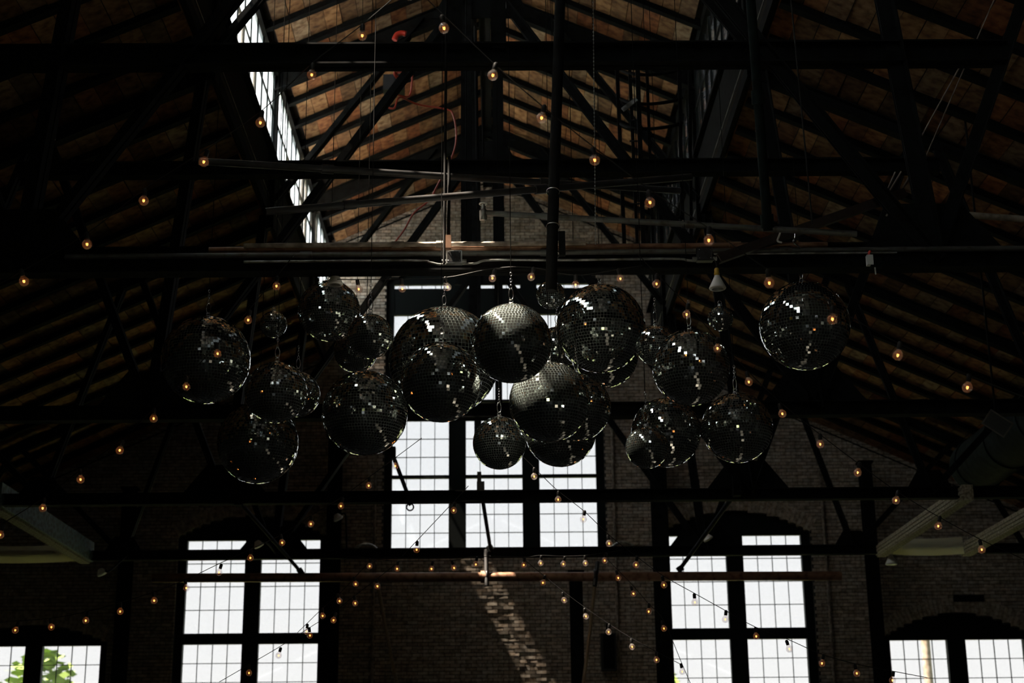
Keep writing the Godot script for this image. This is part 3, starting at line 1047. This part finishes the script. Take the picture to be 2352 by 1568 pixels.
	b.tube(smooth([P(947, 165, 20.0) - o, P(946, 190, 20.0) - o, P(938, 222, 20.0) - o, P(900, 215, 19.8) - o, P(884, 228, 19.7) - o, P(890, 245, 19.7) - o, P(906, 248, 19.7) - o, P(918, 224, 19.8) - o, P(960, 240, 20.0) - o, P(1020, 250, 20.0) - o, P(1040, 262, 20.0) - o, P(1048, 310, 20.0) - o, P(1040, 355, 20.0) - o, P(1005, 425, 20.0) - o, P(985, 460, 20.0) - o, P(950, 490, 20.0) - o, P(930, 525, 20.0) - o, P(908, 555, 20.0) - o]), 0.013, 8)
	part(b, "lead", M.red_cord, cord)
	b = MB.new()
	for k in 5:
		b.torus(P(922 + k, 163 + k * 3, 20.0 + k * 0.03) - o, 0.10 + 0.01 * (k % 3), 0.012, Basis(Vector3(1, 0, 0), 1.0 + 0.12 * k))
	part(b, "coil", M.red_cord, cord)
	b = MB.new()
	b.tube(smooth([P(906, 92, 19.6) - o, P(912, 80, 19.6) - o, P(924, 76, 19.6) - o, P(932, 78, 19.6) - o]), 0.04, 10)
	part(b, "plug_cap", M.red, cord)
	b = MB.new()
	b.box(P(905, 195, 20.3) - o, Vector3(0.3, 0.24, 0.2))
	part(b, "reel_box", M.black, cord)
	# spotlight bulbs
	spot_bulb(1648, 655, 11.2, 1.0, "white reflector spotlight bulb hanging from a yellow socket", true)
	spot_bulb(770, 646, 12.19, 1.0, "pale reflector bulb just over the truss-clipped mirror ball", false)
	spot_bulb(2047, 1290, 27.0, 1.6, "small white horn-shaped lamp under the end of the timber joist", false, 0.24)
	# white sensor with a red tip
	var sn := thing("motion_sensor", "white box sensor with a red tip hanging in the dark", "sensor", P(2003, 598, 11.8))
	b = MB.new()
	b.box(Vector3(-0.02, 0.0, 0.0), Vector3(0.05, 0.085, 0.05))
	part(b, "housing", M.white, sn)
	b = MB.new()
	b.box(Vector3(0.03, -0.02, -0.01), Vector3(0.09, 0.08, 0.06))
	part(b, "mounting_box", M.duct, sn)
	b = MB.new()
	b.tube(smooth([Vector3(-0.02, 0.04, 0), Vector3(-0.02, 0.065, 0), Vector3(-0.008, 0.08, 0)]), 0.011, 8)
	part(b, "tip", M.red, sn, "red tip")
	b = MB.new()
	b.tube([Vector3(0.018, -0.05, 0.0), Vector3(0.021, -0.12, 0.0)], 0.006, 8)
	part(b, "stem", M.white, sn)
	b = MB.new()
	b.lathe(Vector3(0.075, -0.03, 0.02), [Vector2(0.0, 0.012), Vector2(0.02, 0.008), Vector2(0.024, -0.004), Vector2(0.0, -0.01)], 12)
	part(b, "knob", M.duct, sn)
	ladder()
	lower_rigging()
	attic_things()

func spot_bulb(px: float, py: float, z: float, k: float, label: String, yellow: bool, drop := 0.3) -> void:
	var t := thing("spotlight_bulb", label, "light bulb", P(px, py, z))
	t.scale = Vector3.ONE * k
	var b := MB.new()
	b.lathe(Vector3.ZERO, [Vector2(0.045, -0.033), Vector2(0.062, -0.03), Vector2(0.066, -0.022), Vector2(0.06, -0.008), Vector2(0.034, 0.045), Vector2(0.022, 0.07), Vector2(0.02, 0.085), Vector2(0.0, 0.086)], 24)
	part(b, "reflector", M.white, t)
	b = MB.new()
	b.lathe(Vector3.ZERO, [Vector2(0.0, -0.036), Vector2(0.03, -0.035), Vector2(0.052, -0.031)], 24)
	part(b, "lens", M.galvanised, t)
	b = MB.new()
	b.lathe(Vector3.ZERO, [Vector2(0.0, 0.075), Vector2(0.021, 0.075), Vector2(0.022, 0.10), Vector2(0.018, 0.105), Vector2(0.019, 0.13), Vector2(0.012, 0.14), Vector2(0.0, 0.141)], 18)
	part(b, "socket", M.yellow if yellow else M.white, t)
	b = MB.new()
	b.tube(smooth([Vector3(0, 0.138, 0), Vector3(-0.005, 0.19, 0), Vector3(-0.03, 0.23, 0), Vector3(-0.03, drop, 0)]), 0.004, 6)
	part(b, "lead", M.cord, t)

func ladder() -> void:
	var z := 18.2
	var t := thing("caged_ladder", "dark caged steel ladder hanging beyond the monitor braces", "ladder", P(1480, 560, z))
	var o := t.position
	for q in [[1417, 1434, 0.035, 18.4], [1446, 1464, 0.03, 18.0], [1464, 1478, 0.04, 17.8], [1486, 1500, 0.025, 18.3], [1560, 1568, 0.035, 18.4], [1584, 1588, 0.03, 18.6]]:
		var b := MB.new()
		b.bar(P(q[0], 150, q[3]) - o, P(q[1], 562, q[3]) - o, q[2] * 1.4, q[2])
		part(b, "rail", M.steel, t)
	for y in [166, 233, 290, 420, 505]:
		var b := MB.new()
		b.tube(smooth([P(1425, y - 6, 18.4) - o, P(1446, y + 2, 18.0) - o, P(1490, y + 6, 17.9) - o, P(1540, y, 18.1) - o, P(1566, y - 8, 18.5) - o]), 0.022, 8)
		part(b, "cage_hoop", M.steel, t)
	for k in 8:
		var y := 180 + k * 48
		var b := MB.new()
		b.tube([P(1447, y, 18.0) - o, P(1468, y, 17.9) - o], 0.012, 8)
		part(b, "rung", M.steel, t)
	var b := MB.new()
	b.bar(P(1430, 252, 17.7) - o, P(1462, 228, 17.7) - o, 0.05, 0.03)
	part(b, "bracket", M.galvanised, t)

func lower_rigging() -> void:
	# the long copper-brown pipe under the far trusses with its hangers
	var z := 26.4
	coupled_pipe([P(350, 1327, z), P(1932, 1322, z)], 0.078, "lighting_pipe", M.pipe_copper, "long copper-brown pipe hanging level below the high window", [0.48])
	var h := [
		[[1104, 1118, 22.0], [1126, 1258, 26.0], 0.03, "black hanger arm clamped on the truss in the middle of the high window"],
		[[900, 1038, 22.0], [942, 1150, 22.0], 0.03, "black diagonal rod ending in a hook before the edge of the high window"],
		[[1692, 1128, 21.9], [1562, 1306, 26.4], 0.035, "black diagonal hanger rod reaching down across the arched window under the brick arch"],
		[[548, 1150, 22.0], [690, 1312, 26.4], 0.03, "black diagonal hanger rod before the arched window below the dim trio"],
	]
	for q in h:
		var a := P(q[0][0], q[0][1], q[0][2])
		var e := P(q[1][0], q[1][1], q[1][2])
		var t := thing("rigging_strut", q[3], "hanger", a)
		var b := MB.new()
		b.tube([Vector3.ZERO, e - a], q[2], 10)
		part(b, "arm", M.steel, t)
		b = MB.new()
		b.box(Vector3.ZERO, Vector3(0.11, 0.14, 0.14))
		b.box(Vector3(-0.02, 0.12, 0), Vector3(0.06, 0.2, 0.06))
		part(b, "clamp", M.steel, t)
		b = MB.new()
		b.box(e - a, Vector3(0.1, 0.1, 0.1), Basis(Vector3(0, 0, 1), 0.6))
		b.torus(e - a + Vector3(0.0, -0.09, 0), 0.05, 0.012)
		part(b, "end_fitting", M.steel, t)
	for q in [[1117, 1262, 1118, 1345, "black strap looped over the copper-brown pipe below the hanger arm"], [1373, 1290, 1366, 1345, "black strap holding the copper-brown pipe above the hanging loudspeaker"]]:
		var b := MB.new()
		b.tube([P(q[0], q[1], z), P(q[2], q[3], z - 0.09)], 0.04, 10)
		b.torus(P(q[2], 1322, z), 0.10, 0.02, Basis(Vector3(0, 1, 0), PI / 2))
		tag(part(b, "pipe_strap", M.black), q[4], "strap")
	for q in [[868, 1345, 918, 1600, "tan rope hanging from the pipe beside the dark brick bay"], [1366, 1345, 1336, 1600, "tan rope hanging from the pipe beside the loudspeaker"]]:
		pipe(line(P(q[0], q[1], z), P(q[2], q[3], 25.6), 0.05), 0.03, "rope", M.rope, q[4], "rope")
	# wall posts and conduits on the gable
	for q in [[1508, 1000, 1600, 0.30, "tall dark steel post against the gable between the high window and the arched one", 29.6], [1985, 1060, 1600, 0.22, "dark steel post against the gable beside the low arched window with the pole", 29.6], [772, 1000, 1600, 0.26, "dark steel post against the unlit half of the gable", 29.6], [1322, 1312, 1620, 0.22, "dark steel column rising only as far as the copper-brown pipe", 26.8], [300, 1120, 1600, 0.24, "dark steel post between the two unlit arched windows", 29.6]]:
		var a := P(q[0], q[1], q[5])
		var t := thing("steel_post", q[4], "post", Vector3(a.x, 0.0, a.z))
		var b := MB.new()
		b.box(Vector3(0, a.y * 0.5, 0), Vector3(q[3] * 0.25, a.y, q[3]))
		for s in [-1.0, 1.0]:
			b.box(Vector3(0, a.y * 0.5, s * q[3] * 0.5), Vector3(q[3], a.y, 0.02))
		part(b, "shaft", M.steel, t)
		b = MB.new()
		b.box(Vector3(0, a.y - 0.02, 0), Vector3(q[3] * 1.3, 0.04, q[3] * 1.3))
		part(b, "cap_plate", M.steel, t)
		b = MB.new()
		b.box(Vector3(0, 0.015, 0), Vector3(q[3] * 1.6, 0.03, q[3] * 1.6))
		part(b, "base_plate", M.steel, t)
	for q in [[1405, 960, 1600, "pale vertical conduit on the brick beside the high window"], [1884, 1080, 1600, "pale vertical conduit on the brick beside the arched window"], [862, 1080, 1600, "dim vertical conduit on the unlit brick beside the high window"]]:
		var a := P(q[0], q[1], WALL - 0.05)
		pipe([a, Vector3(a.x, 0.2, a.z)], 0.028, "wall_conduit", M.lagging, q[3], "conduit")
	# hanging loudspeaker
	var sp := thing("loudspeaker", "black column loudspeaker on the brick wall beside the steel column", "loudspeaker", P(1399, 1540, WALL - 0.13))
	var b := MB.new()
	var hh := P(1399, 1455, WALL - 0.13).y - sp.position.y
	b.box(Vector3(0, hh * 0.5, 0), Vector3(0.29, hh, 0.24))
	part(b, "cabinet", M.black, sp)
	b = MB.new()
	b.box(Vector3(0, hh * 0.5, 0.125), Vector3(0.21, hh * 0.92, 0.012))
	part(b, "grille", M.steel, sp)
	b = MB.new()
	b.bar(Vector3(0, hh, -0.1), Vector3(0, hh + 0.2, -0.1), 0.06, 0.03)
	part(b, "wall_bracket", M.steel, sp)
	# work lights and curved brackets on the far chord
	for q in [[1632, 1237, 26.8, "white flood lamp with a stem under the gusset before the arched window"], [782, 1190, 26.8, "small white flood lamp on the unlit brick beside the high window"], [240, 1316, 26.0, "small white flood lamp under the far chord on the unlit side"], [600, 1252, 26.0, "small flood lamp in front of the mullion of the arched window below the dim trio"]]:
		var at := P(q[0], q[1], q[2])
		var t := thing("flood_lamp", q[3], "lamp", at)
		b = MB.new()
		b.lathe(Vector3(-0.04, 0, 0), [Vector2(0.0, 0.09), Vector2(0.04, 0.08), Vector2(0.09, 0.0), Vector2(0.085, -0.02), Vector2(0.0, -0.03)], 16, Basis(Vector3(0, 0, 1), 0.5))
		part(b, "head", M.white, t)
		b = MB.new()
		b.tube(smooth([Vector3(0.0, 0.05, 0), Vector3(0.09, 0.04, 0), Vector3(0.09, CHORD - at.y, -27.13 - at.z)]), 0.016, 8)
		part(b, "bracket", M.steel, t)
	for q in [[840, 1272, "pale arched bracket on the far chord beside the high window's foot"], [1432, 1254, "pale arched bracket on the far chord at the brick pier"]]:
		b = MB.new()
		var ax := P(q[0], q[1], 27.15)
		ax.y = CHORD + 0.08
		b.tube(smooth([ax + Vector3(-0.19, 0, 0), ax + Vector3(-0.1, 0.06, 0), ax + Vector3(0, 0.08, 0), ax + Vector3(0.1, 0.06, 0), ax + Vector3(0.19, 0, 0)]), 0.025, 8)
		tag(part(b, "arched_bracket", M.galvanised), q[2], "bracket")
	b = MB.new()
	var bx := P(2225, 1374, WALL - 0.04)
	b.box(bx, Vector3(0.58, 0.12, 0.06))
	b.box(bx + Vector3(0, 0, 0.035), Vector3(0.5, 0.06, 0.02))
	tag(part(b, "wall_plate", M.steel), "dark iron anchor plate on the brick above the low arched window", "plate")

func attic_things() -> void:
	# timber joists and pale boards laid on the far bottom chords
	var y := CHORD + 0.0
	for s in [[-1.0, "weathered timber joist with a bluish flank lying on the far chords", -7.27], [1.0, "weathered timber joist lying on the far chords beside the horn lamp", 6.8], [2.0, "weathered timber joist lying on the far chords at the frame's edge", 8.3]]:
		var x: float = s[2]
		var t := thing("timber_joist", s[1], "joist", Vector3(x, CHORD - 0.02, -24.6))
		var b := MB.new()
		b.box(Vector3(0, 0.0, 0), Vector3(0.16, 0.22, 5.3))
		part(b, "plank", M.timber, t)
		if s[0] < 0:
			b = MB.new()
			b.box(Vector3(0.12, 0.09, 0), Vector3(0.05, 0.34, 5.3))
			part(b, "side_board", M.blue_board, t, "bluish painted board")
		else:
			b = MB.new()
			for k in 3:
				b.box(Vector3(-0.09, -0.06 + 0.06 * k, 0), Vector3(0.02, 0.045, 5.3))
			part(b, "side_slats", M.timber, t)
	for q in [[-9.3, -7.36, "pale sheet of cloth hanging between the timber joists on the unlit side"], [6.92, 8.2, "pale greenish sheet of cloth hanging between two timber joists"]]:
		var b := MB.new()
		var zf := -27.0
		var num := 8
		for k in num:
			var x0: float = lerpf(q[0], q[1], float(k) / num)
			var x1: float = lerpf(q[0], q[1], float(k + 1) / num)
			var d0 := 0.03 * sin(PI * k / num)
			var d1 := 0.03 * sin(PI * (k + 1) / num)
			b.quad(Vector3(x0, CHORD - 0.12 - d0, zf), Vector3(x1, CHORD - 0.12 - d1, zf), Vector3(x1, CHORD + 0.19 - d1, zf - 0.05), Vector3(x0, CHORD + 0.19 - d0, zf - 0.05), Vector3(0, 0, 1))
		tag(part(b, "cloth_sheet", M.board), q[2], "sheet")
	# round duct
	var t := thing("air_duct", "big round grey-green air duct lying over the truss beside the tilted panel", "duct", Vector3(7.75, 5.25 + EYE, -24.5))
	var b := MB.new()
	b.tube([Vector3.ZERO, Vector3(0, 0, 10.0)], 0.42, 28)
	part(b, "duct_run", M.duct, t)
	for k in 7:
		b = MB.new()
		b.tube([Vector3(0, 0, 0.3 + k * 1.5), Vector3(0, 0, 0.36 + k * 1.5)], 0.44, 28)
		part(b, "seam_band", M.duct, t)
	# tilted panel
	var pn := thing("louvred_panel", "small tilted panel with a pale frame and fine dark grid in the dim roof", "panel", P(2291, 972, 16.5))
	var tb := Basis(Vector3(0, 0, 1), deg_to_rad(-35)) * Basis(Vector3(1, 0, 0), 0.5)
	b = MB.new()
	b.box(Vector3.ZERO, tb * Vector3(0, 0, 0) + Vector3(0.26, 0.16, 0.03), tb)
	part(b, "face", M.panel, pn)
	b = MB.new()
	for s in [-1.0, 1.0]:
		b.box(tb * Vector3(s * 0.135, 0, 0), Vector3(0.015, 0.19, 0.04), tb)
		b.box(tb * Vector3(0, s * 0.088, 0), Vector3(0.285, 0.015, 0.04), tb)
	part(b, "rim", M.pipe, pn)
	b = MB.new()
	for k in 9:
		b.box(tb * Vector3(-0.108 + 0.027 * k, 0, 0.016), Vector3(0.003, 0.16, 0.004), tb)
	for k in 3:
		b.box(tb * Vector3(0, -0.04 + 0.04 * k, 0.016), Vector3(0.26, 0.003, 0.004), tb)
	part(b, "grid", M.pipe_dark, pn)
	b = MB.new()
	b.tube([Vector3(0, 0.05, -0.03), Vector3(0, roof_y(pn.position.x) - pn.position.y - 0.05, -0.03)], 0.012, 8)
	part(b, "drop_bracket", M.steel, pn)
	# a cloth tag and the white fixture at the ridge post
	b = MB.new()
	b.tube(smooth([P(1158, -5, 14.0), P(1160, 15, 14.0), P(1157, 30, 14.0), P(1159, 50, 14.0)]), 0.012, 8)
	tag(part(b, "cloth_strip", M.white), "pale strip of cloth hanging from the brace at the top edge", "strip")
	var fx := thing("pipe_valve", "pale valve fitting at the end of the grey scaffold tube", "valve", P(1110, 492, 11.7))
	b = MB.new()
	b.lathe(Vector3.ZERO, [Vector2(0.0, -0.05), Vector2(0.03, -0.05), Vector2(0.032, 0.03), Vector2(0.02, 0.045), Vector2(0.02, 0.07), Vector2(0.012, 0.085), Vector2(0.0, 0.09)], 16)
	part(b, "valve_body", M.galvanised, fx)
	b = MB.new()
	b.torus(Vector3(0, 0.09, 0), 0.03, 0.006, Basis(Vector3(1, 0, 0), PI / 2))
	part(b, "hand_wheel", M.white, fx)

# ---------------------------------------------------------------- outside
func tree(x: float, z: float, h: float, w: float, label: String) -> void:
	var t := thing("tree", label, "tree", Vector3(x, -0.3, -z), "trees outside the gable")
	var b := MB.new()
	b.lathe(Vector3.ZERO, [Vector2(0.22, 0.0), Vector2(0.14, h * 0.4), Vector2(0.04, h * 0.85)], 10)
	part(b, "trunk", M.bark, t)
	b = MB.new()
	for k in 900:
		var a := rng.randf() * TAU
		var u := sqrt(rng.randf())
		var y := rng.randf_range(0.25, 1.0)
		var rr := w * sin(PI * clampf(pow(1.0 - y, 0.7) * 0.8 + 0.05, 0.0, 1.0)) * u
		var at := Vector3(cos(a) * rr, y * h, sin(a) * rr)
		var q := Basis.from_euler(Vector3(rng.randf() * TAU, rng.randf() * TAU, 0))
		var s := rng.randf_range(0.12, 0.26)
		b.quad(at - q.x * s, at + q.y * s * 0.6, at + q.x * s, at - q.y * s * 0.6, q.z)
	tag(part(b, "foliage", M.leaf, t), "", "", "", "stuff")

func outside() -> void:
	var b := MB.new()
	b.box(Vector3(0, -0.45, -20), Vector3(240, 0.2, 240))
	var lawn := setting("ground", "green lawn around the hall", "lawn")
	part(b, "turf", M.lawn, lawn)
	tree(-13.6, 47, 6.6, 1.6, "green tree top showing in the bottom lights of the low window with trees")
	tree(-11.9, 50, 5.9, 1.3, "smaller green tree top beside the taller one in the low window")
	tree(5.4, 52, 6.2, 1.2, "dim tree top at the foot of the arched window under the brick arch")
	tree(-17.0, 46, 6.0, 1.6, "tree top at the frame's edge outside the low window with trees")
	var p := thing("utility_pole", "pale pole standing outside the low arched window", "pole", Vector3(P(2128, 1500, 42).x, -0.35, -42))
	b = MB.new()
	b.lathe(Vector3.ZERO, [Vector2(0.13, 0), Vector2(0.11, 9.0), Vector2(0.0, 9.05)], 12)
	part(b, "shaft", M.lagging, p)
	b = MB.new()
	b.box(Vector3(0, 8.4, 0), Vector3(1.8, 0.12, 0.12))
	part(b, "cross_arm", M.timber, p)

func _ready() -> void:
	rng.seed = 77
	materials()
	view_and_light()
	gable_wall()
	shell()
	steelwork()
	mirror_balls()
	lights()
	services()
	outside()
